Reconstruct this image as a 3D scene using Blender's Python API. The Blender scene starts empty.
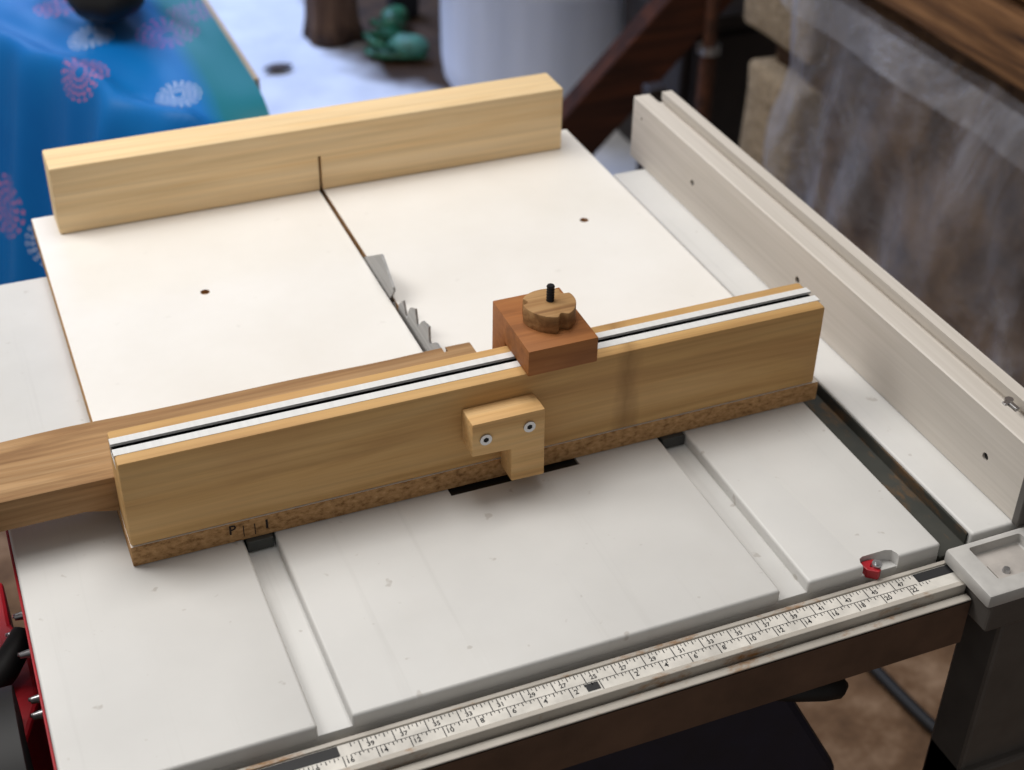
import bpy, bmesh, math, random
from mathutils import Vector, Matrix, noise
random.seed(7)
sc = bpy.context.scene
COL = sc.collection
PI = math.pi
LIFT = 0.87                      # everything is written with the saw table top at z=0; the floor is 0.87 below

# ------------------------------------------------------------------ helpers
def lin(c):
    f = lambda v: v/12.92 if v <= .04045 else ((v+.055)/1.055)**2.4
    return tuple(f(v/255) for v in c) + (1.0,)

class Mat:
    def __init__(s, name, rough=.5, metal=0.0, spec=.5):
        s.m = bpy.data.materials.new(name); s.m.use_nodes = True
        s.nt = s.m.node_tree; s.N = s.nt.nodes; s.L = s.nt.links
        s.b = s.N['Principled BSDF']
        s.b.inputs['Roughness'].default_value = rough
        s.b.inputs['Metallic'].default_value = metal
        s.b.inputs['Specular IOR Level'].default_value = spec
        s.tc = s.N.new('ShaderNodeTexCoord')
    def link(s, a, b): s.L.new(a, b)
    def mapping(s, scale=(1,1,1), rot=(0,0,0), loc=(0,0,0)):
        n = s.N.new('ShaderNodeMapping'); s.link(s.tc.outputs['Object'], n.inputs['Vector'])
        n.inputs['Scale'].default_value = scale; n.inputs['Rotation'].default_value = rot; n.inputs['Location'].default_value = loc
        return n.outputs[0]
    def noise(s, vec, scale=5, detail=4, rough=.55, dist=0):
        n = s.N.new('ShaderNodeTexNoise'); s.link(vec, n.inputs['Vector'])
        n.inputs['Scale'].default_value = scale; n.inputs['Detail'].default_value = detail
        n.inputs['Roughness'].default_value = rough; n.inputs['Distortion'].default_value = dist
        return n.outputs['Fac']
    def ramp(s, fac, stops):
        n = s.N.new('ShaderNodeValToRGB'); s.link(fac, n.inputs['Fac'])
        e = n.color_ramp.elements
        while len(e) < len(stops): e.new(.5)
        for k, (p, c) in enumerate(stops):
            e[k].position = p; e[k].color = c if len(c) == 4 else lin(c)
        return n.outputs['Color']
    def mix(s, fac, a, b, mode='MIX'):
        n = s.N.new('ShaderNodeMix'); n.data_type = 'RGBA'; n.blend_type = mode
        for sock, v in ((n.inputs[0], fac), (n.inputs[6], a), (n.inputs[7], b)):
            if hasattr(v, 'is_linked'): s.link(v, sock)
            elif isinstance(v, (int, float)): sock.default_value = v
            else: sock.default_value = v if len(v) == 4 else lin(v)
        return n.outputs[2]
    def math(s, op, a, b=0.0, c=0.0):
        n = s.N.new('ShaderNodeMath'); n.operation = op
        for k, v in enumerate((a, b, c)):
            if hasattr(v, 'is_linked'): s.link(v, n.inputs[k])
            else: n.inputs[k].default_value = v
        return n.outputs[0]
    def vm(s, op, a, b=None):
        n = s.N.new('ShaderNodeVectorMath'); n.operation = op
        for k, v in enumerate((a, b)):
            if v is None: continue
            if hasattr(v, 'is_linked'): s.link(v, n.inputs[k])
            else: n.inputs[k].default_value = v
        return n
    def color(s, c):
        if hasattr(c, 'is_linked'): s.link(c, s.b.inputs['Base Color'])
        else: s.b.inputs['Base Color'].default_value = c if len(c) == 4 else lin(c)
        return s
    def bump(s, fac, strength=.2, dist=.002):
        n = s.N.new('ShaderNodeBump'); s.link(fac, n.inputs['Height'])
        n.inputs['Strength'].default_value = strength; n.inputs['Distance'].default_value = dist
        s.link(n.outputs[0], s.b.inputs['Normal']); return s

def plain(name, c, rough=.5, metal=0.0, var=.12, scale=30):
    M = Mat(name, rough, metal)
    n = M.noise(M.mapping(), scale, 4)
    a = tuple(min(255, v*(1+var)) for v in c); d = tuple(v*(1-var) for v in c)
    M.color(M.ramp(n, [(.3, d), (.7, a)])); M.bump(n, .05, .001)
    return M

def wood(name, light, mid, dark, axis='x', s=1.0, seed=0, fine=.35, rough=.6, blotch=None, rings=14, stain=None):
    M = Mat(name, rough, 0, .3)
    sc3 = {'x': (1.6, 22, 22), 'y': (22, 1.6, 22), 'z': (22, 22, 1.6)}[axis]
    v = M.mapping(tuple(q*s for q in sc3), (0, 0, 0), (seed*1.7, seed*.9, seed*2.3))
    n1 = M.noise(v, rings*.12, 5, .6, 1.2)
    sc4 = {'x': (5, 260, 260), 'y': (260, 5, 260), 'z': (260, 260, 5)}[axis]
    n2 = M.noise(M.mapping(tuple(q*s for q in sc4)), 1.0, 3, .6)
    base = M.ramp(n1, [(.28, dark), (.5, mid), (.72, light)])
    g = M.ramp(n2, [(.3, (int(190),)*3), (.65, (255, 255, 255))])
    c = M.mix(fine, base, g, 'MULTIPLY')
    if blotch:
        n3 = M.noise(M.mapping((9, 9, 14)), 1.0, 3, .5)
        c = M.mix(M.ramp(n3, [(.5, (0, 0, 0)), (.72, (150, 150, 150))]), c, blotch, 'MIX')
    if stain is not None:
        sp = M.N.new('ShaderNodeSeparateXYZ'); M.link(M.tc.outputs['Object'], sp.inputs[0])
        wv = M.math('MULTIPLY', M.math('SUBTRACT', M.noise(M.mapping((40, 40, 14)), 1, 3, .6), .5), .03)
        d = M.math('ABSOLUTE', M.math('ADD', M.math('SUBTRACT', sp.outputs['X'], stain), wv))
        f = M.math('MAXIMUM', M.math('SUBTRACT', .45, M.math('MULTIPLY', d, 40.0)), 0.0)
        c = M.mix(f, c, (112, 78, 42))
    M.color(c); M.bump(n2, .15, .0006)
    return M

def bm_box(bm, x0, x1, y0, y1, z0, z1, bev=0.0, seg=2, mi=0):
    r = bmesh.ops.create_cube(bm, size=1)
    vs = r['verts']
    bmesh.ops.scale(bm, vec=(x1-x0, y1-y0, z1-z0), verts=vs)
    bmesh.ops.translate(bm, vec=((x0+x1)/2, (y0+y1)/2, (z0+z1)/2), verts=vs)
    fs = set(f for v in vs for f in v.link_faces)
    for f in fs: f.material_index = mi
    if bev > 0:
        es = list(set(e for v in vs for e in v.link_edges))
        bmesh.ops.bevel(bm, geom=es, offset=bev, segments=seg, profile=.5, affect='EDGES')
    return bm

def box(*a, **k): return bm_box(bmesh.new(), *a, **k)

def prism(bm, pts, axis, a, b, bev=0.0):
    """polygon pts (2-D) extruded along axis from a to b: axis x -> pts (y,z); y -> (x,z); z -> (x,y)"""
    def P(p, t):
        return {'x': (t, p[0], p[1]), 'y': (p[0], t, p[1]), 'z': (p[0], p[1], t)}[axis]
    A = [bm.verts.new(P(p, a)) for p in pts]; B = [bm.verts.new(P(p, b)) for p in pts]
    n = len(pts); nf = [bm.faces.new(A), bm.faces.new(B[::-1])]
    for i in range(n): nf.append(bm.faces.new((A[i], B[i], B[(i+1) % n], A[(i+1) % n])))
    bmesh.ops.recalc_face_normals(bm, faces=nf)
    if bev > 0:
        es = list(set(e for f in nf for e in f.edges))
        bmesh.ops.bevel(bm, geom=es, offset=bev, segments=2, profile=.5, affect='EDGES')
    return bm

def cyl(bm, p0, p1, r0, r1=None, seg=20, cap=True):
    p0 = Vector(p0); p1 = Vector(p1); r1 = r0 if r1 is None else r1
    d = p1-p0; q = d.to_track_quat('Z', 'Y').to_matrix().to_4x4()
    M = Matrix.Translation((p0+p1)/2) @ q
    bmesh.ops.create_cone(bm, cap_ends=cap, segments=seg, radius1=r0, radius2=r1, depth=d.length, matrix=M)
    return bm

def lathe(bm, prof, c, seg=48):
    rings = []
    for r, z in prof:
        rings.append([bm.verts.new((c[0]+r*math.cos(2*PI*k/seg), c[1]+r*math.sin(2*PI*k/seg), c[2]+z)) for k in range(seg)])
    for A, B in zip(rings, rings[1:]):
        for k in range(seg): bm.faces.new((A[k], A[(k+1) % seg], B[(k+1) % seg], B[k]))
    return bm

def tube(bm, pts, r, seg=10):
    rings = []
    pts = [Vector(p) for p in pts]
    for i, p in enumerate(pts):
        t = (pts[min(i+1, len(pts)-1)]-pts[max(i-1, 0)]).normalized()
        u = t.cross(Vector((0, 0, 1)))
        if u.length < 1e-3: u = t.cross(Vector((1, 0, 0)))
        u.normalize(); w = t.cross(u)
        rr = r[i] if isinstance(r, (list, tuple)) else r
        rings.append([bm.verts.new(p+u*rr*math.cos(2*PI*k/seg)+w*rr*math.sin(2*PI*k/seg)) for k in range(seg)])
    for A, B in zip(rings, rings[1:]):
        for k in range(seg): bm.faces.new((A[k], A[(k+1) % seg], B[(k+1) % seg], B[k]))
    bm.faces.new(rings[0][::-1]); bm.faces.new(rings[-1])
    return bm

def roughen(bm, amp, scale, cuts=0, seed=0):
    if cuts: bmesh.ops.subdivide_edges(bm, edges=bm.edges[:], cuts=cuts, use_grid_fill=True)
    for v in bm.verts:
        n = noise.noise_vector(v.co*scale+Vector((seed, seed*2, 0)))
        v.co += n*amp
    return bm

def world_loc(o):
    p = Vector((0, 0, 0))
    while o is not None: p += o.location; o = o.parent
    return p

def obj(name, bm, mats, parent=None, base=None, smooth=False, angle=None):
    """links a bmesh (written in scene coordinates) as ONE mesh object"""
    if isinstance(bm, bmesh.types.BMesh):
        bmesh.ops.recalc_face_normals(bm, faces=bm.faces[:])
        me = bpy.data.meshes.new(name); bm.to_mesh(me); bm.free()
    else: me = bm
    for m in (mats if isinstance(mats, (list, tuple)) else [mats]): me.materials.append(m.m)
    o = bpy.data.objects.new(name, me); COL.objects.link(o)
    if smooth:
        for p in me.polygons: p.use_smooth = True
        if angle is not None: me.set_sharp_from_angle(angle=math.radians(angle))
    if parent is not None:
        o.parent = parent
        w = world_loc(parent); me.transform(Matrix.Translation(-w)) 
    elif base is not None:
        me.transform(Matrix.Translation(-Vector(base))); o.location = base
    return o

def tag(o, label, cat, group=None):
    o['label'] = label; o['category'] = cat
    if group: o['group'] = group
    return o

def thing(name, label, cat, loc, group=None):
    o = bpy.data.objects.new(name, None); COL.objects.link(o); o.location = loc
    o.empty_display_size = .05
    return tag(o, label, cat, group)

def struct(o): o['kind'] = 'structure'; return o

def boolean(bmA, cutters, op='DIFFERENCE'):
    """bmesh minus a list of bmeshes -> new mesh data"""
    me = bpy.data.meshes.new('work'); bmesh.ops.recalc_face_normals(bmA, faces=bmA.faces[:]); bmA.to_mesh(me); bmA.free()
    o = bpy.data.objects.new('work', me); COL.objects.link(o)
    tmp = []
    for c in cutters:
        bmesh.ops.recalc_face_normals(c, faces=c.faces[:])
        cm = bpy.data.meshes.new('cut'); c.to_mesh(cm); c.free()
        co = bpy.data.objects.new('cut', cm); COL.objects.link(co); tmp.append(co)
        md = o.modifiers.new('b', 'BOOLEAN'); md.operation = op; md.object = co; md.solver = 'EXACT'
    dg = bpy.context.evaluated_depsgraph_get(); dg.update()
    res = bpy.data.meshes.new_from_object(o.evaluated_get(dg))
    for t in tmp+[o]: bpy.data.objects.remove(t, do_unlink=True)
    b = bmesh.new(); b.from_mesh(res); bpy.data.meshes.remove(res)
    return b

def text_bm(bm, s, x, y, z, size, rot=None, bold=False, sx=1.0):
    cu = bpy.data.curves.new('t', 'FONT'); cu.body = s; cu.size = size; cu.align_x = 'CENTER'; cu.align_y = 'CENTER'
    cu.resolution_u = 2
    if bold: cu.offset = size*.018
    o = bpy.data.objects.new('t', cu); COL.objects.link(o)
    dg = bpy.context.evaluated_depsgraph_get(); dg.update()
    me = bpy.data.meshes.new_from_object(o.evaluated_get(dg))
    bpy.data.objects.remove(o, do_unlink=True)
    me.transform(Matrix.Translation((x, y, z)) @ (rot or Matrix.Identity(4)) @ Matrix.Diagonal((sx, 1, 1, 1)))
    bm.from_mesh(me); bpy.data.meshes.remove(me)

# ------------------------------------------------------------------ materials
M_pine = wood('pine_front', (218, 178, 122), (206, 164, 106), (184, 140, 86), 'x', seed=1, blotch=(184, 138, 92), stain=.096)
M_pine2 = wood('pine_rear', (250, 224, 182), (246, 216, 168), (236, 200, 146), 'x', seed=4)
M_kick = wood('pine_kicker', (234, 196, 142), (224, 182, 124), (204, 156, 98), 'x', 1.5, seed=6)
M_rough = wood('rough_sawn', (196, 160, 118), (176, 138, 96), (140, 102, 68), 'x', 1.3, seed=9, fine=.6, rough=.8, blotch=(132, 100, 70))
M_mahog = wood('reddish_hardwood', (172, 114, 64), (158, 100, 53), (132, 82, 42), 'x', 1.6, seed=3)
M_knob = wood('knob_wood', (190, 152, 104), (160, 120, 76), (116, 80, 48), 'x', 2.2, seed=5, rough=.7)
M_beam = wood('old_beam', (160, 116, 74), (116, 80, 48), (44, 26, 16), 'y', 1.0, seed=2, fine=.7, rough=.85, blotch=(60, 36, 20))
M_timber = wood('dark_timber', (78, 46, 28), (56, 32, 20), (32, 18, 12), 'x', .6, seed=8, rough=.7)
M_cab = plain('dark_cabinet', (34, 25, 21), .6)
M_black = plain('black', (12, 12, 13), .6)
M_tan = wood('tan_board', (205, 186, 160), (190, 170, 142), (168, 148, 120), 'y', seed=3)

def make_melamine():
    M = Mat('white_melamine', .38, 0, .4)
    n = M.noise(M.mapping((4, 4, 4)), 2, 5, .6)
    c = M.ramp(n, [(.25, (233, 229, 222)), (.7, (242, 239, 234))])
    n2 = M.noise(M.mapping((60, 60, 60)), 1, 2, .5)
    c = M.mix(M.ramp(n2, [(.71, (0, 0, 0)), (.76, (90, 90, 90))]), c, (150, 140, 128))
    return M.color(c)
M_mel = make_melamine()
def make_chip():
    M = Mat('chipboard_edge', .85, 0, .2)
    v = M.mapping((130, 130, 210))
    n = M.noise(v, 1.6, 5, .65)
    c = M.ramp(n, [(.3, (124, 90, 58)), (.48, (176, 136, 92)), (.62, (192, 152, 106)), (.78, (214, 178, 132))])
    return M.color(c).bump(n, .5, .001)
M_chip = make_chip()
def make_table_paint():
    M = Mat('cast_table_top', .42, 0, .45)
    a = M.noise(M.mapping((3, 3, 3)), 2, 5, .6)
    c = M.ramp(a, [(.25, (204, 203, 200)), (.75, (220, 219, 216))])
    st = M.noise(M.mapping((55, 1.4, 8), (0, 0, math.radians(-2))), 1.4, 4, .6)
    c = M.mix(M.ramp(st, [(.60, (0, 0, 0)), (.80, (110, 110, 110))]), c, (140, 137, 132))
    sp = M.noise(M.mapping((85, 85, 85)), 1, 2, .5)
    c = M.mix(M.ramp(sp, [(.70, (0, 0, 0)), (.75, (150, 150, 150))]), c, (128, 112, 92))
    sm = M.noise(M.mapping((14, 10, 10), (0, 0, 0), (3, 1, 0)), 1, 4, .6)
    c = M.mix(M.ramp(sm, [(.55, (0, 0, 0)), (.8, (70, 70, 70))]), c, (170, 150, 124))
    return M.color(c).bump(st, .03, .0005)
M_table = make_table_paint()
def make_alu(name, a, b, rough=.4, metal=.55):
    M = Mat(name, rough, metal, .5)
    n = M.noise(M.mapping((300, 6, 300)), 1, 3, .5)
    c = M.ramp(n, [(.3, a), (.7, b)])
    return M.color(c)
M_alu = make_alu('anodised_aluminium', (200, 193, 183), (212, 205, 196), .5, 0.0)
M_track = make_alu('track_aluminium', (228, 228, 226), (238, 238, 236), .35, 0.1)
def make_dusty(name, a, b, dust, lo, hi, rough=.5, metal=0.0, sc3=(20, 40, 40)):
    M = Mat(name, rough, metal, .4)
    n = M.noise(M.mapping(sc3), 1.5, 6, .7)
    s = M.noise(M.mapping((25, 25, 25)), 1, 3, .5)
    c = M.mix(M.ramp(n, [(lo, (0, 0, 0)), (hi, (255, 255, 255))]), M.ramp(s, [(.3, a), (.7, b)]), dust)
    return M.color(c)
M_rail = make_dusty('rail_metal', (176, 170, 160), (196, 190, 180), (150, 108, 62), .56, .70, .4, .1)
M_face = plain('rail_face_shaded', (98, 76, 62), .45, .2, .12, 30)  # rail metal darkened, shade and dim floor reflection put into the colour
M_chan = make_dusty('channel_metal', (48, 50, 46), (66, 66, 60), (118, 84, 44), .52, .70, .7, 0, (22, 9, 20))
M_tape = plain('tape_white', (212, 208, 200), .5, 0, .08, 60)
M_ink = plain('ink_black', (30, 30, 32), .6)
M_grey = plain('grey_plastic', (186, 184, 180), .5, 0, .05, 60)
M_grey2 = plain('grey_recess', (178, 172, 166), .5)
M_dgrey = plain('dark_grey_plastic', (84, 80, 76), .45, 0, .06, 40)
M_steel = Mat('steel', .28, .9); M_steel.color((186, 186, 188))
M_blade = make_alu('blade_steel', (138, 138, 138), (164, 164, 164), .4, .2)
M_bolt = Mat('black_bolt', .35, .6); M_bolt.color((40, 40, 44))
M_red = plain('red_paint', (168, 20, 34), .4, 0, .1)
M_navy = plain('navy_housing', (20, 24, 44), .55, 0, .15)
M_runner = plain('runner_dark', (62, 64, 62), .5)
M_stampink = plain('stamp_ink', (36, 26, 20), .8)
M_hole = plain('hole_dark', (96, 62, 30), .9)
M_black2 = plain('hole_black', (18, 16, 15), .8)

# ------------------------------------------------------------------ the table saw
KX, KY = .1565, .588            # kerf at the rear fence
KA = 0.0
def kx(y): return KX + (KY-y)*math.tan(KA)
KROT = Matrix.Rotation(KA, 4, 'Z')
def kerf_box(y0, y1, z0, z1, w=.0040):
    bm = bmesh.new()
    prism(bm, [(kx(y0)-w/2, y0), (kx(y0)+w/2, y0), (kx(y1)+w/2, y1), (kx(y1)-w/2, y1)], 'z', z0, z1)
    return bm

saw = thing('table_saw', 'white topped bench table saw with red sides carrying the wooden crosscut sled', 'table saw', (.12, .28, -.87))
YB = .5533
bm = bmesh.new()
bm_box(bm, -.1615, .405, 0.0005, YB, -.030, -.009, .001)
bm_box(bm, -.1615, -.0205, 0, YB, -.0125, 0, .0022, 3)
tb = bm
def merge(dst, src):
    t = bpy.data.meshes.new('t'); src.to_mesh(t); src.free(); dst.from_mesh(t); bpy.data.meshes.remove(t)
merge(tb, boolean(box(0, .283, 0, YB, -.0125, 0, .0022, 3), [box(.1215, .2175, .1632, .50, -.004, .02)]))
rp = box(.3035, .405, 0, YB, -.0125, 0, .0022, 3)
notch = bmesh.new()
pts = [(.3445, -.01), (.3445, .004), (.346, .0072), (.349, .0085), (.3665, .0085), (.3705, .0068), (.372, .003), (.372, -.01)]
prism(notch, pts, 'z', -.02, .01)
rp = boolean(rp, [notch])
merge(tb, rp)
obj('table_top', tb, M_table, saw, smooth=True, angle=35)
bm = box(.1218, .2172, .1635, .4997, -.0042, -.0012, .0006)
bm = boolean(bm, [kerf_box(.20, .485, -.01, .01, .006)])
obj('throat_plate', bm, M_black, saw)
# right wing and the channel between
bm = box(.4301, .535, .0, YB, -.016, 0, .0022, 3)
wing = obj('side_wing', bm, M_table, saw, smooth=True, angle=35)
bm = bmesh.new()
bm_box(bm, .4052, .4300, -.001, YB-.01, -.032, -.0110, .001)
bm_box(bm, .4284, .4300, .004, YB-.004, -.03, -.0018, .0004)
obj('wing_slide', bm, M_chan, saw)
# front rail with its measuring tape
RX0, RX1 = -.34, .4068
bm = bmesh.new()
bm_box(bm, RX0, RX1, -.0358, -.0008, -.028, -.0205, .0005)
bm_box(bm, RX0, RX1, -.0250, -.0042, -.022, -.0124, .0003)
bm_box(bm, RX0, RX1, -.0076, -.0044, -.022, -.0108, .0005)
bm_box(bm, RX0, RX1, -.0287, -.0248, -.022, -.0112, .0006)
bm_box(bm, RX0, RX1, -.0362, -.0300, -.021, -.0182, .0008)
bm_box(bm, RX0, RX1, -.0362, -.0335, -.0575, -.0188, .0003, 1, 1)
rail = obj('front_rail', bm, [M_rail, M_face], saw)
bm = box(RX0+.02, .4095, -.0246, -.0078, -.01245, -.0120)
tape = obj('scale_tape', bm, M_tape, rail)
bm = bmesh.new()
zt = -.01185
def mark(x0, x1, y0, y1): 
    vs = [bm.verts.new(p) for p in ((x0, y0, zt), (x1, y0, zt), (x1, y1, zt), (x0, y1, zt))]; bm.faces.new(vs)
mark(-.26, -.0125, -.0158, -.0082); mark(.3785, .4085, -.0158, -.0082)
mark(.1385, .1470, -.0232, -.0172)
x = -.26; k = 0
while x < .376:
    big = (k % 4 == 0)
    if x > -.006: mark(x, x+.0006, -.0162 if big else -.0112, -.0082); 
    mark(x+.008, x+.0086, -.0243 if big else -.0192, -.0165)
    if x > -.006:
        mark(x+.0025, x+.0029, -.0098, -.0082)
    mark(x+.0105, x+.0109, -.0180, -.0165)
    x += .005; k += 1
mark(-.006, .376, -.0166, -.0163)
for i in range(-13, 12):
    xx = .1428+i*.02
    if i != 0 and xx < .375:
        text_bm(bm, str(abs(i)*2), xx+.009, -.0207, zt+.00002, .0050, bold=True)
    if xx > -.006 and xx < .37:
        text_bm(bm, str(abs(i)*2+25), xx+.0035, -.0132, zt+.00002, .0045, bold=True)
obj('scale_marks', bm, M_ink, tape)
# red locking clip in the notch
bm = bmesh.new()
prism(bm, [(.3462, .0070), (.3500, .0078), (.3570, .0072), (.3585, .0045), (.3535, .0040), (.3512, .0015), (.3565, -.0035), (.3535, -.0052), (.3475, -.0005)], 'z', -.0105, -.0035, .0006)
clip = obj('lock_lever', bm, M_red, saw)
clip['label'] = 'small red locking lever in the table edge'
bm = bmesh.new(); cyl(bm, (.3555, .0020, -.009), (.3555, .0005, -.0015), .0034, seg=16); cyl(bm, (.3555, .0006, -.002), (.3555, .0001, -.0008), .0016, seg=6)
obj('screw', bm, M_steel, clip)
# blade and riving knife
R, YC, ZC = .1255, .310, -.0823
bm = bmesh.new(); pts = []
NT = 26; PH = .167
for k in range(NT):
    a0 = -2*PI*k/NT+PH
    for da, rr in ((0, R), (.110, R-.0030), (.155, R-.0070), (.195, R-.0120), (.222, R-.0135), (.236, R-.0120)):
        pts.append((a0-da, rr))
pts = [(YC+r*math.cos(a), ZC+r*math.sin(a)) for a, r in pts]
prism(bm, pts, 'x', .0000, .0017)
bmesh.ops.transform(bm, matrix=Matrix.Translation((kx(YC), YC, 0)) @ KROT @ Matrix.Translation((0, -YC, 0)), verts=bm.verts[:])
obj('saw_blade', bm, M_blade, saw)
bm = bmesh.new()
yk = .43
prism(bm, [(.396, -.02), (.3935, .016), (.3835, .0285), (.3850, .0310), (.4110, .0452), (.4150, .0448), (.468, .0130), (.474, -.02)], 'x', -.001, .001)
bmesh.ops.transform(bm, matrix=Matrix.Translation((kx(yk), yk, 0)) @ KROT @ Matrix.Translation((0, -yk, 0)), verts=bm.verts[:])
obj('riving_knife', bm, M_blade, saw)
# housing under the table, stand
bm = bmesh.new()
prism(bm, [(-.10, -.032), (.290, -.032), (.304, -.0987), (.370, -.22), (.370, -.42), (-.13, -.42), (-.13, -.1)], 'y', .012, .50, .006)
obj('housing', bm, M_navy, saw)
for sx, sy in ((0, 0), (1, 0), (0, 1), (1, 1)):
    bm = bmesh.new(); x0 = -.09+sx*.42; y0 = .05+sy*.41; dx = (sx-.5)*.10; dy = (sy-.5)*.10
    tube(bm, [(x0, y0, -.40), (x0+dx, y0+dy, -.87)], .018, 10)
    obj('leg', bm, M_black, saw)
bm = bmesh.new(); tube(bm, [(.285, .0, -.090), (.305, -.004, -.094), (.325, -.006, -.098), (.338, -.006, -.102), (.345, -.006, -.104)], [.008, .009, .010, .009, .003], 12)
obj('bevel_lever', bm, M_black, saw, smooth=True)
# red left flank
bm = box(-.1634, -.1616, .02, .36, -.040, -.007, .0006); obj('side_apron', bm, M_red, saw)
bm = bmesh.new()
prism(bm, [(-.1652, .165), (-.1652, .226), (-.1740, .240), (-.1740, .288), (-.26, .288), (-.26, .10), (-.19, .10)], 'z', -.34, -.085, .003)
obj('motor_cover', bm, M_red, saw)
bm = bmesh.new(); tube(bm, [(-.1665, .205, -.062), (-.172, .196, -.066), (-.182, .186, -.072), (-.20, .175, -.08)], [.007, .009, .010, .012], 12)
cyl(bm, (-.178, .075, -.085), (-.29, .075, -.085), .075, seg=40)
obj('hand_wheel', bm, M_black, saw, smooth=True, angle=40)
for y, z, x in ((.218, -.06, -.1685), (.181, -.06, -.1699), (.1388, -.06, -.1686), (.1249, -.06, -.1693), (.226, -.082, -.176)):
    bm = bmesh.new(); cyl(bm, (-.1645 if x > -.172 else x+.004, y, z), (x-.0015, y, z), .0030, .0022, seg=12)
    cyl(bm, (x-.0005, y, z+.0005), (x-.0025, y, z+.0015), .0018, .0012, seg=10)
    obj('screw', bm, M_steel, saw, smooth=True, angle=40)

# ------------------------------------------------------------------ rip fence with its head
rip = thing('rip_fence', 'long grey aluminium rip fence standing along the right edge of the saw table', 'rip fence', (.483, .29, 0))
FX0, FX1, FT = .4631, .5027, .0612
bm = bmesh.new()
prof = [(FX0, .0006), (FX1, .0006), (FX1, FT), (.4925, FT), (.4925, FT-.0075), (.4945, FT-.0075), (.4945, FT-.0105), (.4785, FT-.0105), (.4800, FT-.0050), (.4790, FT), (FX0+.001, FT), (FX0, FT-.001)]
prism(bm, prof, 'y', .0015, .5828)
holes = []
for y, z in ((.4614, .0292), (.283, .0293), (.0394, .0275), (.565, .0455)):
    c = bmesh.new(); cyl(c, (FX0-.003, y, z), (FX0+.006, y, z), (.0031 if y < .5 else .0016), seg=12); holes.append(c)
body = boolean(bm, holes)
obj('fence_extrusion', body, M_alu, rip)
for y, z in ((.4614, .0292), (.283, .0293), (.0394, .0275)):
    bm = bmesh.new(); cyl(bm, (FX0+.0058, y, z), (FX0+.0015, y, z), .0026, seg=12)
    obj('screw', bm, M_black2, rip)
bm = bmesh.new(); bm_box(bm, .4800, .4836, .040, .0475, FT-.001, FT+.0018, .0006); bm_box(bm, .4770, .4825, .0475, .051, FT-.001, FT+.0012, .0004); cyl(bm, (.484, .052, FT-.004), (.484, .052, FT+.001), .003, seg=12)
obj('slot_nut', bm, M_steel, rip)
bm = bmesh.new(); bm_box(bm, FX0-.0006, FX1+.001, -.0045, .0018, -.0005, FT+.0008, .0008)
obj('end_cap', bm, M_dgrey, rip)
bm = bmesh.new()
prism(bm, [(.4030, -.0545), (.5050, -.0545), (.5050, -.0050), (.4040, -.0055)], 'z', -.0105, .0005, .0022)
head = boolean(bm, [box(.4183, .4600, -.0425, -.0105, -.0072, .01, .002)])
head_o = obj('fence_head', head, M_grey, rip, smooth=True, angle=35)
bm = box(.4184, .4599, -.0424, -.0106, -.0085, -.0070)
bm_box(bm, .425, .4595, -.0405, -.0235, -.0072, -.0060, .0004)
obj('viewing_window', bm, M_grey2, head_o)
bm = bmesh.new(); cyl(bm, (.4335, -.0325, -.0062), (.4335, -.0325, -.0035), .0030, .0022, seg=16); obj('screw', bm, M_steel, head_o)
bm = bmesh.new()
prism(bm, [(.4075, -.0532), (.5040, -.0532), (.5040, -.0065), (.4085, -.0070)], 'z', -.034, -.0095, .002)
prism(bm, [(.4235, -.0505), (.4980, -.0505), (.4980, -.0150), (.4235, -.0150)], 'z', -.235, -.033, .003)
prism(bm, [(.4235, -.0570), (.4980, -.0570), (.4980, -.0150), (.4235, -.0150)], 'z', -.255, -.176, .003)
obj('clamp_handle', bm, M_dgrey, rip)

# ------------------------------------------------------------------ crosscut sled
S0, S1, SF, SB, ZS = -.092, .4144, .1706, .6261, .0161
ZF, FB = .0823, .2077
sled = thing('crosscut_sled', 'shop-made wooden crosscut sled with white base and two pine fences on the saw', 'crosscut sled', (.16, .39, 0))
bm = box(S0, S1, SF-.0007, SB, .0004, ZS, .0004, 1)
bm = boolean(bm, [kerf_box(.210, .612, -.01, .03)])
bm.faces.ensure_lookup_table(); bm.normal_update()
for f in bm.faces: f.material_index = 0 if abs(f.normal.z) > .8 else 1
for hx, hy in ((.0206, .4552), (.3546, .4552)):
    pass
cuts = []
for hx, hy in ((.0206, .4552), (.3546, .4552)):
    c = bmesh.new(); cyl(c, (hx, hy, .0125), (hx, hy, .03), .0038, seg=16)
    cuts.append(c)
bm = boolean(bm, cuts)
bm.normal_update()
for f in bm.faces:
    f.material_index = 0 if (abs(f.normal.z) > .8 and f.calc_area() > .0005) else 1
base = obj('base', bm, [M_mel, M_chip], sled)
bm = bmesh.new()
rx = Matrix.Rotation(PI/2, 4, 'X')
text_bm(bm, 'P', -.0272, SF-.0010, .0108, .0105, rx, True, .95)
text_bm(bm, 'I', -.0045, SF-.0010, .0090, .0105, rx, True, 1.1)
for p in ((-.0125, .0030), (-.020, .0035)): bm_box(bm, p[0]-.0003, p[0]+.0003, SF-.0010, SF-.0008, p[1], p[1]+.009)
obj('stamped_letters', bm, M_stampink, base)
for y0, y1 in ((.158, .60),):
    for x0, x1 in ((-.0192, -.0016), (.2845, .3022)):
        obj('runner', box(x0, x1, .166, .60, -.0082, .0004, .0006), M_runner, sled)
# rear fence
bm = bmesh.new()
prism(bm, [(-.0730, .5881), (.3922, .5881), (.3922, .6280), (-.0730, .6280)], 'z', ZS, .0781, .0022)
bm = boolean(bm, [kerf_box(.57, .608, 0, .0500, .0028)])
obj('rear_fence', bm, M_pine2, sled, smooth=True, angle=40)
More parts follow.
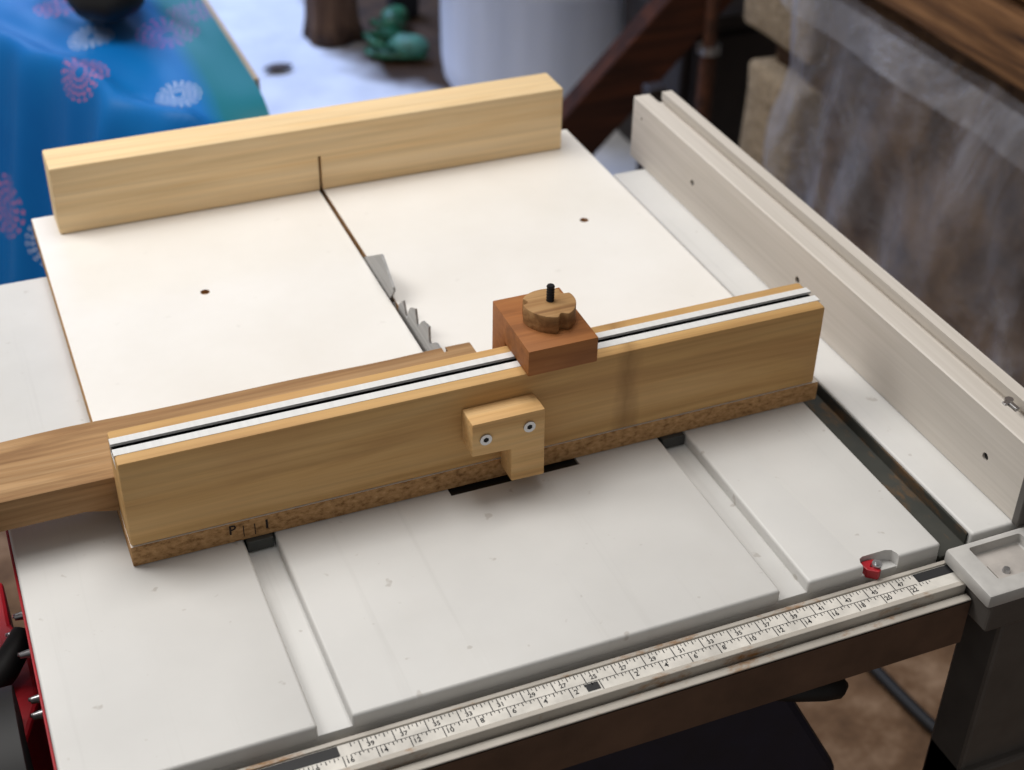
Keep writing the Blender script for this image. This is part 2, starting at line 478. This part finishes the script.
# front fence with track groove
bm = box(-.0915, .4105, SF, FB, ZS, ZF, .0020, 2)
bm = boolean(bm, [box(-.2, .6, .1800, .1985, ZF-.0105, ZF+.01)])
ff = obj('front_fence', bm, M_pine, sled, smooth=True, angle=40)
bm = bmesh.new()
tp = [(.1801, ZF-.0104), (.1984, ZF-.0104), (.1984, ZF+.0003), (.1922, ZF+.0003), (.1922, ZF-.0016), (.1965, ZF-.0016), (.1965, ZF-.0085), (.1828, ZF-.0085), (.1828, ZF-.0016), (.1868, ZF-.0016), (.1868, ZF+.0003), (.1801, ZF+.0003)]
prism(bm, tp, 'x', -.0916, .4112)
track = obj('slot_track', bm, M_track, ff)
track['label'] = 'aluminium channel let into the fence top'
bm = box(-.0912, .4108, .1829, .1964, ZF-.0084, ZF-.0030); obj('track_shadow_lining', bm, M_bolt, track).name = 'track_slot_shade'  # dark filler standing in for the shade inside the track slot
# L-shaped kicker block screwed to the front face
bm = bmesh.new()
KY0 = .1508
prism(bm, [(.1318, .0392), (.1596, .0380), (.1602, .0106), (.1848, .0100), (.1838, .0658), (.1318, .0657)], 'y', KY0, SF-.0001, .0012)
kb = obj('stop_lug', bm, M_kick, sled, smooth=True, angle=40)
for x, z in ((.1412, .0521), (.1723, .0544)):
    bm = bmesh.new(); cyl(bm, (x, KY0-.0012, z), (x, KY0+.003, z), .0042, seg=24)
    bm = boolean(bm, [cyl(bmesh.new(), (x, KY0-.004, z), (x, KY0+.001, z), .0021, seg=6)])
    s = obj('screw', bm, M_steel, kb); 
    obj('screw_socket', cyl(bmesh.new(), (x, KY0-.0002, z), (x, KY0-.0007, z), .0021, seg=6), M_black2, kb)

# ------------------------------------------------------------------ flip stop that rides on the track
stop = thing('stop_block', 'small reddish hardwood stop block with a round wooden knob sitting on the front fence', 'stop block', (.203, .2, ZF))
HB = .0203
bm = bmesh.new()
prism(bm, [(.1660, ZF+.0006), (.1660, ZF+HB), (.2335, ZF+HB), (.2335, .0200), (.2092, .0200), (.2092, ZF+.0006)], 'x', .1780, .2285, .0008)
for v in bm.verts: v.co.x += (v.co.y-.2)*.02
obj('block', bm, M_mahog, stop, smooth=True, angle=40)
bm = bmesh.new(); kc = (.2062, .1985); pts = []
for k in range(96):
    a = 2*PI*k/96; r = .0182+.0006*math.sin(3*a)
    for lobe in (2.75, -1.45, .6):
        d = (a-lobe+PI) % (2*PI)-PI
        if abs(d) < .19: r -= .0040*(math.cos(d/.19*PI/2)**.7)
    
    pts.append((kc[0]+r*math.cos(a), kc[1]+r*math.sin(a)))
prism(bm, pts, 'z', ZF+HB, ZF+HB+.0132, .0007)
obj('knob', bm, M_knob, stop, smooth=True, angle=40)
bm = bmesh.new()
zz = ZF+HB+.0126; prof = []
for k in range(13):
    prof.append((.0029 if k % 2 else .0024, k*.00105))
prof.append((.0, 12*.00105)); prof = [(0, 0)]+prof
lathe(bm, prof, (kc[0]+.001, kc[1]+.002, zz), 16)
obj('bolt', bm, M_bolt, stop)

# ------------------------------------------------------------------ workpiece behind the front fence
ZW = .0449
bm = box(-.34, .1772, FB+.0006, .2728, ZS+.0004, ZW, .0012, 2)
bmesh.ops.subdivide_edges(bm, edges=[e for e in bm.edges if abs(e.verts[0].co.x-e.verts[1].co.x) > .2], cuts=24)
for v in bm.verts:
    if v.co.y > .25: v.co.y += .0022*noise.noise(Vector((v.co.x*14, 3, 0)))
for v in bm.verts:
    if v.co.x < -.096 and v.co.z < .021: v.co.z += .0050
bm = boolean(bm, [kerf_box(.2, .30, 0, .0434), kerf_box(.266, .30, 0, .06, .0030)])
tag(obj('wooden_board', bm, M_rough, None, (-.08, .24, ZS), smooth=True, angle=40), 'rough-sawn brown board lying on the sled behind the front fence with a saw cut', 'board')

# ------------------------------------------------------------------ the setting
def make_floor():
    M = Mat('workshop_floor', .75, 0, .3)
    sep = M.N.new('ShaderNodeSeparateXYZ'); M.link(M.tc.outputs['Object'], sep.inputs[0])
    n = M.noise(M.mapping((2.5, 2.5, 1)), 2, 6, .65)
    pale = M.ramp(n, [(.3, (176, 176, 178)), (.7, (206, 204, 202))])
    brown = M.ramp(M.noise(M.mapping((6, 6, 1)), 2, 6, .7), [(.28, (72, 50, 30)), (.5, (112, 84, 58)), (.75, (158, 130, 102))])
    dirt = M.ramp(M.noise(M.mapping((9, 9, 1)), 2, 6, .7), [(.3, (34, 22, 12)), (.7, (74, 50, 28))])
    wob = M.math('MULTIPLY', M.math('SUBTRACT', M.noise(M.mapping((3, 3, 1)), 1.5, 3, .5), .5), .3)
    # pale swept concrete by the doorway, brown trodden floor near the saw, earth heap to the right
    fy = M.math('ADD', sep.outputs['Y'], wob)
    near = M.math('SMOOTH_MIN', 1.0, M.math('MULTIPLY', M.math('SUBTRACT', 1.95, fy), 2.5), .1)
    near = M.math('MAXIMUM', near, 0.0)
    fx = M.math('ADD', M.math('SUBTRACT', sep.outputs['X'], M.math('MAXIMUM', M.math('MULTIPLY', M.math('SUBTRACT', 2.75, sep.outputs['Y']), .45), -.04)), wob)
    e = M.math('MULTIPLY', M.math('SUBTRACT', fx, .87), 12.0)
    e = M.math('MINIMUM', M.math('MAXIMUM', e, 0.0), 1.0)
    far = M.math('MINIMUM', M.math('MAXIMUM', M.math('MULTIPLY', M.math('SUBTRACT', fy, 2.3), 5), 0), 1)
    c = M.mix(M.math('MULTIPLY', e, far), pale, dirt)
    c = M.mix(near, c, brown)
    return M.color(c).bump(n, .3, .01)
bm = bmesh.new()
bmesh.ops.create_grid(bm, x_segments=120, y_segments=120, size=1)
for v in bm.verts:
    v.co = Vector((v.co.x*3.0+.3, v.co.y*3.2+1.8, -.87))
    v.co.z += -.004+.004*noise.noise(v.co*4)
struct(obj('floor', bm, make_floor(), None, (0, 0, -.87), smooth=True))

def make_stone():
    M = Mat('rough_stone', .9, 0, .2)
    n = M.noise(M.mapping((1.6, 1.6, 1.6)), 3, 7, .65, .4)
    n2 = M.noise(M.mapping((40, 40, 40)), 2, 4, .6)
    c = M.ramp(n, [(.25, (30, 20, 14)), (.42, (74, 54, 38)), (.55, (116, 90, 64)), (.68, (60, 44, 32)), (.8, (140, 104, 66))])
    return M.color(c).bump(n2, .5, .006)
def make_block():
    M = Mat('pale_stone_block', .9, 0, .2)
    n = M.noise(M.mapping((60, 60, 60)), 1.5, 5, .6)
    c = M.ramp(n, [(.3, (122, 104, 78)), (.7, (168, 146, 114))])
    return M.color(c).bump(n, .6, .006)
M_stone = make_stone(); M_block = make_block()
XW = 1.25
bm = bmesh.new()
bmesh.ops.create_grid(bm, x_segments=70, y_segments=60, size=.5)
for v in bm.verts:
    y = -1.4+(v.co.x+.5)*2.98; z = -.87+(v.co.y+.5)*2.1
    d = .05*noise.fractal(Vector((0, y*3, z*3.5)), .8, 2.1, 5)
    v.co = Vector((XW+.045+d, y, z))
e = bmesh.ops.extrude_face_region(bm, geom=bm.faces[:])
for v in [g for g in e['geom'] if isinstance(g, bmesh.types.BMVert)]: v.co.x = XW+.5
struct(obj('wall_right', bm, M_stone, None, (XW+.2, 0, -.87), smooth=True, angle=50))
# squared end of the wall
bm = bmesh.new()
for z0, z1, y1, x0 in ((-.87, -.64, 1.620, 1.242), (-.637, -.425, 1.615, 1.238), (-.375, -.10, 1.668, 1.25), (-.097, .2, 1.66, 1.245), (.203, .6, 1.665, 1.25), (.603, 1.23, 1.66, 1.245)):
    b2 = box(x0, 1.74, 1.44, y1, z0, z1, .012, 2); roughen(b2, .006, 9, 3, z0)
    t = bpy.data.meshes.new('t'); b2.to_mesh(t); b2.free(); bm.from_mesh(t); bpy.data.meshes.remove(t)
bm_box(bm, 1.29, 1.74, 1.45, 1.60, -.43, -.37)
struct(obj('trim_1', bm, M_block, None, (1.5, 1.45, -.87), smooth=True, angle=40))

# old beams along the wall
def beam(name, x0, x1, y0, y1, z0, z1, label, seed):
    b = box(x0, x1, y0, y1, z0, z1, .006, 2)
    bmesh.ops.subdivide_edges(b, edges=b.edges[:], cuts=5, use_grid_fill=True)
    roughen(b, .006, 14, 0, seed)
    return tag(obj(name, b, M_beam, None, ((x0+x1)/2, (y0+y1)/2, z0), smooth=True, angle=40), label, 'beam', None)
beam('wooden_beam', 1.165, 1.262, .25, 1.50, -.146, -.064, 'old rough brown beam fixed along the stone wall just above the plastic sheet', 3)
beam('wooden_beam', 1.185, 1.262, .25, 1.45, -.050, .05, 'upper brown board lying on top of the wall beam at the right edge', 11)

# clear plastic sheeting
def make_plastic():
    M = Mat('clear_plastic', .28, 0, .6)
    n = M.noise(M.mapping((5, 4, 2.2), (.5, 0, 0)), 1.2, 5, .6, 1.0)
    M.color((212, 210, 212)); M.bump(n, .9, .05)
    tr = M.N.new('ShaderNodeBsdfTransparent'); tr.inputs[0].default_value = (.93, .94, .96, 1)
    lw = M.N.new('ShaderNodeLayerWeight'); lw.inputs['Blend'].default_value = .45
    f = M.math('ADD', M.math('MULTIPLY', lw.outputs['Facing'], .42), .04)
    wr = M.math('MULTIPLY', M.ramp(n, [(.48, (0, 0, 0)), (.70, (255, 255, 255))]), .34)
    f = M.math('MINIMUM', M.math('ADD', f, wr), .9)
    mx = M.N.new('ShaderNodeMixShader'); M.link(f, mx.inputs[0]); M.link(tr.outputs[0], mx.inputs[1])
    tl = M.N.new('ShaderNodeBsdfTranslucent'); tl.inputs[0].default_value = (.82, .82, .88, 1)
    m2 = M.N.new('ShaderNodeMixShader'); m2.inputs[0].default_value = .3
    M.link(M.b.outputs[0], m2.inputs[1]); M.link(tl.outputs[0], m2.inputs[2])
    M.link(m2.outputs[0], mx.inputs[2])
    M.link(mx.outputs[0], M.N['Material Output'].inputs[0])
    return M
M_plastic = make_plastic()
sheet = thing('plastic_sheet', 'crumpled clear plastic sheeting hanging over the stone wall at right', 'plastic sheet', (1.19, .95, -.87))
def sheet_bm(y0, y1, z0, z1, xoff, amp, seed, ny=110, nz=80):
    b = bmesh.new(); g = []
    for i in range(ny+1):
        row = []
        for j in range(nz+1):
            s = i/ny; t = j/nz
            z = z1+(z0-z1)*t
            edge = 0
            y = y0+(y1-y0)*s
            p = Vector((y*3.2+seed, z*1.6, seed))
            d = amp*(noise.fractal(p, .7, 2, 4)+.5*math.sin(y*19+2*noise.noise(p*1.3)*2+z*3))*(.25+min(1, t*2.5))
            ridge = amp*.9*max(0, 1-abs(noise.noise(Vector((y*4, z*2.1, 7+seed))))*5)*min(1, t*3)
            x = XW-xoff-.02*t - d - ridge + (max(0, s-.93)/.07)**2*.045
            yy = y
            if s > .8:
                k = (s-.8)/.2
                yy += k*(.020*math.exp(-((z+.467)/.09)**2) - .022*max(0, (-.55-z))*2 + .008*math.sin(z*21))
            row.append(b.verts.new((x, yy, z)))
        g.append(row)
    for i in range(ny):
        for j in range(nz): b.faces.new((g[i][j], g[i+1][j], g[i+1][j+1], g[i][j+1]))
    return b
obj('main_sheet', sheet_bm(.30, 1.455, -.86, -.178, .060, .022, 1), M_plastic, sheet, smooth=True)
obj('folded_top_edge', sheet_bm(.30, 1.44, -.225, -.176, .088, .006, 5, 90, 12), M_plastic, sheet, smooth=True)

# dark corner beyond the wall
cab = thing('cabinet', 'dark brown cupboard in the shadow behind the wall end', 'cabinet', (1.7, 2.25, -.87))
obj('carcass', box(1.31, 2.1, 1.98, 2.26, -.87, -.52, .01), M_cab, cab)
obj('top', box(1.295, 2.12, 1.96, 2.27, -.519, -.49, .004), M_cab, cab)
obj('door', box(1.335, 1.70, 1.966, 1.979, -.83, -.54, .003), M_cab, cab)
tall = thing('dark_backdrop', 'tall black box added as a dark backdrop behind the dark low cabinet', 'backdrop', (1.95, 2.8, -.87))  # black box put in to keep the corner behind the wall dark
obj('carcass', box(1.60, 2.5, 2.60, 3.1, -.87, 1.0, .01), M_black, tall)
obj('door', box(1.63, 2.06, 2.585, 2.599, -.8, .95, .004), M_black, tall)
M_rust = plain('rusty_iron', (74, 44, 28), .7, .3, .3, 40)
pipe = thing('iron_pipe', 'rusty upright iron pipe with a bright metal collar in the dark corner', 'pipe', (1.3, 1.90, -.87))
obj('lower_pipe', cyl(bmesh.new(), (1.292, 1.84, -.865), (1.290, 1.84, -.505), .017, seg=20), M_rust, pipe, smooth=True, angle=40)
obj('upper_pipe', cyl(bmesh.new(), (1.290, 1.84, -.495), (1.287, 1.84, .5), .013, seg=20), M_rust, pipe, smooth=True, angle=40)
obj('collar', cyl(bmesh.new(), (1.290, 1.84, -.508), (1.290, 1.84, -.493), .024, seg=24), M_steel, pipe, smooth=True, angle=40)

# leaning timber
bm = box(-.44, 1.3, -.026, .026, -.058, .058, .004)
bmesh.ops.transform(bm, matrix=Matrix.Translation((1.135, 1.90, -.562)) @ Matrix.Rotation(-math.radians(45), 4, 'Y'), verts=bm.verts[:])
M_t2 = wood('leaning_timber', (88, 46, 25), (62, 32, 18), (36, 19, 12), 'x', .6, seed=8, rough=.95)
tag(obj('timber_plank', bm, M_t2, None, (.86, 1.9, -.87)), 'dark brown timber leaning diagonally in front of the pale drum', 'timber')
bm = box(1.090, 1.125, 1.70, 1.735, -.87, -.50, .003)
tag(obj('wooden_post', bm, M_cab, None, (1.107, 1.717, -.87)), 'short dark upright post just behind the far end of the rip fence', 'post')

# drum
drum = thing('plastic_drum', 'large pale grey round drum standing on the floor behind the sled', 'drum', (1.262, 2.56, -.87))
def make_drum():
    M = Mat('drum_plastic', .5, 0, .4)
    n = M.noise(M.mapping((7, 7, .6)), 1.3, 4, .5)
    return M.color(M.ramp(n, [(.3, (176, 178, 184)), (.7, (206, 206, 210))]))
bm = bmesh.new()
lathe(bm, [(0, .004), (.20, .004), (.235, .012), (.252, .04), (.258, .09), (.260, .30), (.266, .31), (.266, .33), (.260, .34), (.260, .62), (.266, .63), (.266, .65), (.258, .66), (.250, .86), (.235, .88)], drum.location, 64)
obj('body', bm, make_drum(), drum, smooth=True)
bm = bmesh.new(); lathe(bm, [(.235, .875), (.258, .875), (.258, .91), (.20, .915), (0, .915)], drum.location, 64)
obj('lid', bm, make_drum(), drum, smooth=True, angle=40)

# stump, green toy, tool, leaf
M_bark = wood('bark', (112, 84, 62), (78, 54, 38), (38, 26, 18), 'z', .8, seed=4, fine=.8, rough=.9)
bm = bmesh.new(); lathe(bm, [(0, .002), (.072, .002), (.062, .05), (.056, .2), (.054, .45), (.05, .62), (0, .62)], (.86, 3.03, -.87), 36)
for v in bm.verts:
    n = noise.noise(Vector((v.co.x*25, v.co.y*25, v.co.z*3))); dx = v.co.x-.86; dy = v.co.y-3.03
    v.co.x += dx*n*.3; v.co.y += dy*n*.3
tag(obj('tree_stump', bm, M_bark, None, (.86, 3.03, -.87), smooth=True), 'rough brown wooden stump standing at the edge of the pale floor', 'stump')
M_green = plain('green_plastic', (24, 84, 54), .5, 0, .25, 30)
M_green2 = plain('green_plastic_pale', (70, 122, 104), .5, 0, .2, 30)
def lump(c, s, seed, amp=.25):
    b = bmesh.new(); bmesh.ops.create_icosphere(b, subdivisions=3, radius=1)
    for v in b.verts:
        v.co *= 1+amp*noise.noise(v.co*1.6+Vector((seed, 0, 0)))
        v.co = Vector((c[0]+v.co.x*s[0], c[1]+v.co.y*s[1], c[2]+v.co.z*s[2]))
    return b
toy = thing('garden_shoe', 'nearer green rubber garden shoe lying on the dirt near the drum', 'shoe', (.985, 2.80, -.87))
def shoe(root, c, ang, ma, mb):
    T = Matrix.Translation(c) @ Matrix.Rotation(ang, 4, 'Z')
    b = lump((0, 0, .014), (.085, .035, .014), 1, .1); b.transform(T); obj('sole', b, ma, root, smooth=True)
    b = lump((.035, 0, .035), (.052, .035, .030), 2, .1); b.transform(T); obj('toe_cap', b, mb, root, smooth=True)
    b = bmesh.new(); tube(b, [(.0, .034, .035), (-.05, .030, .05), (-.075, 0, .055), (-.05, -.030, .05), (0, -.034, .035)], .008, 8); b.transform(T); obj('heel_strap', b, ma, root, smooth=True)
shoe(toy, (.965, 2.84, -.868), -.5, M_green, M_green2)
toy2 = thing('garden_shoe', 'farther green rubber garden shoe beside the orange-handled tool', 'shoe', (.975, 2.99, -.87))
shoe(toy2, (1.0, 2.985, -.868), .9, M_green, M_green)
tool = thing('broom', 'orange wooden tool handle standing upright behind the green shoes', 'broom', (1.08, 3.12, -.87))
M_or = plain('orange_handle', (178, 108, 52), .5)
obj('handle', tube(bmesh.new(), [(1.075, 3.10, -.80), (1.09, 3.13, .3)], .016, 12), M_or, tool, smooth=True)
obj('head', box(1.035, 1.115, 3.07, 3.13, -.868, -.79, .012), M_black, tool)
bm = lump((.6645, 2.870, -.862), (.035, .018, .006), 4, .3)
tag(obj('dead_leaf', bm, plain('leaf_brown', (58, 44, 36), .8), None, (.6645, 2.87, -.87), smooth=True), 'small dark leaf lying on the pale concrete floor', 'leaf')

# power cord on the floor at right
pts = []
for k in range(40):
    t = k/39; x0 = .8+.16*t+.02*math.sin(t*5)
    y0 = .95-.62*t+.02*math.sin(t*7)
    pts.append((x0, y0, -.862))
bm = tube(bmesh.new(), pts, .009, 8)
tag(obj('power_cord', bm, M_black, None, (.88, .6, -.87), smooth=True), 'dark power cord running across the brown floor beneath the front rail', 'cord')

# ------------------------------------------------------------------ bench and blue tablecloth at the back
bench = thing('trestle_bench', 'narrow pale bench with a tan edge beneath the blue cloth', 'bench', (.185, 1.55, -.87))
obj('board', box(.205, .2385, 1.17, 2.05, -.152, -.128, .002), M_tan, bench)
for y in (1.25, 1.95):
    for x in (.206,):
        obj('leg', box(x, x+.025, y, y+.04, -.87, -.1495, .002), M_tan, bench)

MOTIFS = []     # filled below: centre, two tangents, radius, colour index
def make_cloth():
    M = Mat('blue_oilcloth', .5, 0, .25)
    P = M.tc.outputs['Object']
    sep = M.N.new('ShaderNodeSeparateXYZ'); M.link(P, sep.inputs[0])
    n = M.noise(M.mapping((3, 3, 3)), 1.5, 3, .5)
    blue = M.ramp(n, [(.3, (0, 92, 166)), (.7, (2, 110, 184))])
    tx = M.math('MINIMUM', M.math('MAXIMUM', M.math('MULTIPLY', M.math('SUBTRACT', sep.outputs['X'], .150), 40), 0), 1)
    c = M.mix(tx, blue, (0, 108, 124))  # teal towards the right paints in light coming through the cloth
    cols = [(226, 120, 150), (236, 236, 244), (170, 70, 170)]
    for (ctr, t1, t2, R_, ci) in MOTIFS:
        d = M.vm('SUBTRACT', P, ctr).outputs[0]
        u = M.vm('DOT_PRODUCT', d, t1).outputs['Value']; v = M.vm('DOT_PRODUCT', d, t2).outputs['Value']
        ln = M.vm('LENGTH', d).outputs['Value']
        rr = M.math('DIVIDE', ln, R_)
        th = M.math('ARCTAN2', v, u)
        ring = M.math('GREATER_THAN', M.math('SINE', M.math('MULTIPLY', rr, 27.0)), .15)
        spokes = M.math('GREATER_THAN', M.math('SINE', M.math('MULTIPLY', th, 18.0)), .25)
        inside = M.math('MULTIPLY', M.math('LESS_THAN', rr, 1.0), M.math('GREATER_THAN', rr, .12))
        m = M.math('MULTIPLY', M.math('MULTIPLY', ring, spokes), inside)
        c = M.mix(M.math('MULTIPLY', m, 1.0), c, cols[ci])
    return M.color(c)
def softmax(a, b, k): 
    h = max(k-abs(a-b), 0)/k
    return max(a, b)+h*h*k*.25
def cloth_z(x, y):
    # signed distance in front/left of the drop line that runs back to the left
    s1 = -.905*(x-.141)-.425*(y-1.09)
    s2 = 1.085-y
    s = softmax(s1, s2, .10) - .045
    aa = .905*(y-1.07)-.425*(x-.141)
    s += (.013*math.sin(aa*31+x*9)+.010*math.sin(aa*67+2))*min(1, max(0, s+.03)*14)
    # drop profile: flat, rolls over, then steep
    k = .022
    ss = k*math.log(1+math.exp(min(40, s/k)))
    a = .905*(y-1.07)-.425*(x-.141)        # along the drop line
    fold = math.sin(a*26+3*noise.noise(Vector((x*3, y*3, 1))))*.018*min(1, max(0, s+.02)*9)
    fold += .012*math.sin(x*38+y*6)*min(1, max(0, s)*7)
    lumps = .022*noise.noise(Vector((x*9, y*6, 5)))*min(1, max(0, .225-x)*12)
    ridge = .042*math.exp(-((s+.008)/.022)**2)
    ridge2 = .020*math.exp(-((s1+.13+.2*(x-.1))/.02)**2) * min(1, max(0, .2-x)*12)
    return -.119 - 4.6*ss + fold + lumps*.8 + ridge*min(1, max(0, .2-x)*15) + ridge2
bm = bmesh.new(); G = []
NX, NY = 130, 200
for i in range(NX+1):
    row = []
    for j in range(NY+1):
        x = -.52+(.2265+.52)*i/NX; y = .80+(1.98-.80)*j/NY
        z = max(cloth_z(x, y), -.86+.01*noise.noise(Vector((x*9, y*9, 0))))
        row.append(bm.verts.new((x, y, z)))
    G.append(row)
for i in range(NX):
    for j in range(NY):
        q = (G[i][j], G[i+1][j], G[i+1][j+1], G[i][j+1])
        if max(v.co.z for v in q) < -.58: continue
        bm.faces.new(q)
bmesh.ops.delete(bm, geom=[v for v in bm.verts if not v.link_faces], context='VERTS')
CLOTH_BASE = (0, 1.4, -.87)
def add_motif(p, R_, ci):
    x, y = p; e = .01
    z = cloth_z(x, y)
    tx = Vector((e, 0, cloth_z(x+e, y)-z)).normalized(); ty = Vector((0, e, cloth_z(x, y+e)-z)); ty = (ty-tx*ty.dot(tx)).normalized()
    MOTIFS.append((tuple(Vector((x, y, z))-Vector(CLOTH_BASE)), tuple(tx), tuple(ty), R_, ci))
for p, r, ci in (((.0273, 1.2511), .037, 0), ((.045, 1.475), .042, 0), ((.0584, 1.345), .030, 1), ((.1312, 1.150), .028, 1), ((.1574, 1.336), .042, 2), ((-.043, 1.290), .036, 1), ((-.085, 1.356), .044, 0), ((.2055, 1.40), .036, 2), ((-.16, 1.45), .04, 1), ((.0, 1.65), .04, 1), ((.16, 1.6), .04, 0)):
    add_motif(p, r, ci)
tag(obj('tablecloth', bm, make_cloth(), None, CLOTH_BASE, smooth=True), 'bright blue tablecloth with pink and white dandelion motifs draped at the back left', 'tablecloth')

# black bag lying on the cloth
bag = thing('black_bag', 'small black rounded bag lying on the blue cloth at the top left', 'bag', (.075, 1.33, -.1))
b = lump((.086, 1.385, -.058), (.056, .085, .045), 3, .18); obj('pouch', b, M_black, bag, smooth=True)
b = lump((.073, 1.400, -.036), (.046, .075, .034), 6, .15); obj('flap', b, M_black, bag, smooth=True)
obj('strap', tube(bmesh.new(), [(.055, 1.44, -.06), (.03, 1.48, -.075), (.02, 1.56, -.085), (.05, 1.62, -.07), (.09, 1.48, -.05)], .007, 8), M_black, bag, smooth=True)

# ------------------------------------------------------------------ light
def area(name, loc, target, size, power, color, sy=None):
    l = bpy.data.lights.new(name, 'AREA'); l.energy = power; l.color = color; l.size = size
    if sy: l.shape = 'RECTANGLE'; l.size_y = sy
    o = bpy.data.objects.new(name, l); COL.objects.link(o); o.location = loc
    o.rotation_euler = (Vector(target)-Vector(loc)).to_track_quat('-Z', 'Y').to_euler()
    return o
area('window_light', (-1.25, 1.25, 2.0), (.15, .3, 0), 1.2, 36, (1.0, .975, .945), 1.2)
area('overhead_light', (.2, .70, 2.2), (.15, .30, 0), 1.0, 27, (1.0, .975, .94))
d = area('doorway_daylight', (.2, 3.9, 1.3), (.6, 2.95, -.87), 1.2, 36, (.40, .56, 1.0), 1.2)
d.data.spread = math.radians(95)
w = bpy.data.worlds.new('world'); sc.world = w; w.use_nodes = True
bg = w.node_tree.nodes['Background']; bg.inputs[0].default_value = (.95, .93, .92, 1); bg.inputs[1].default_value = .24

# ------------------------------------------------------------------ camera
cam = bpy.data.cameras.new('camera'); co = bpy.data.objects.new('camera', cam); COL.objects.link(co)
cam.sensor_width = 36; cam.lens = 1477.34*36/1024; cam.clip_start = .02
co.location = (-.1468, -.5653, .6442); co.rotation_euler = (.9531951, -.0170143, -.3918708)
cam.dof.use_dof = True; cam.dof.focus_distance = .95; cam.dof.aperture_fstop = 7.5
sc.camera = co
sc.view_settings.view_transform = 'Standard'; sc.view_settings.look = 'None'
sc.view_settings.exposure = 0; sc.view_settings.gamma = 1

for o in list(COL.objects):
    if o.parent is None: o.location.z += LIFT
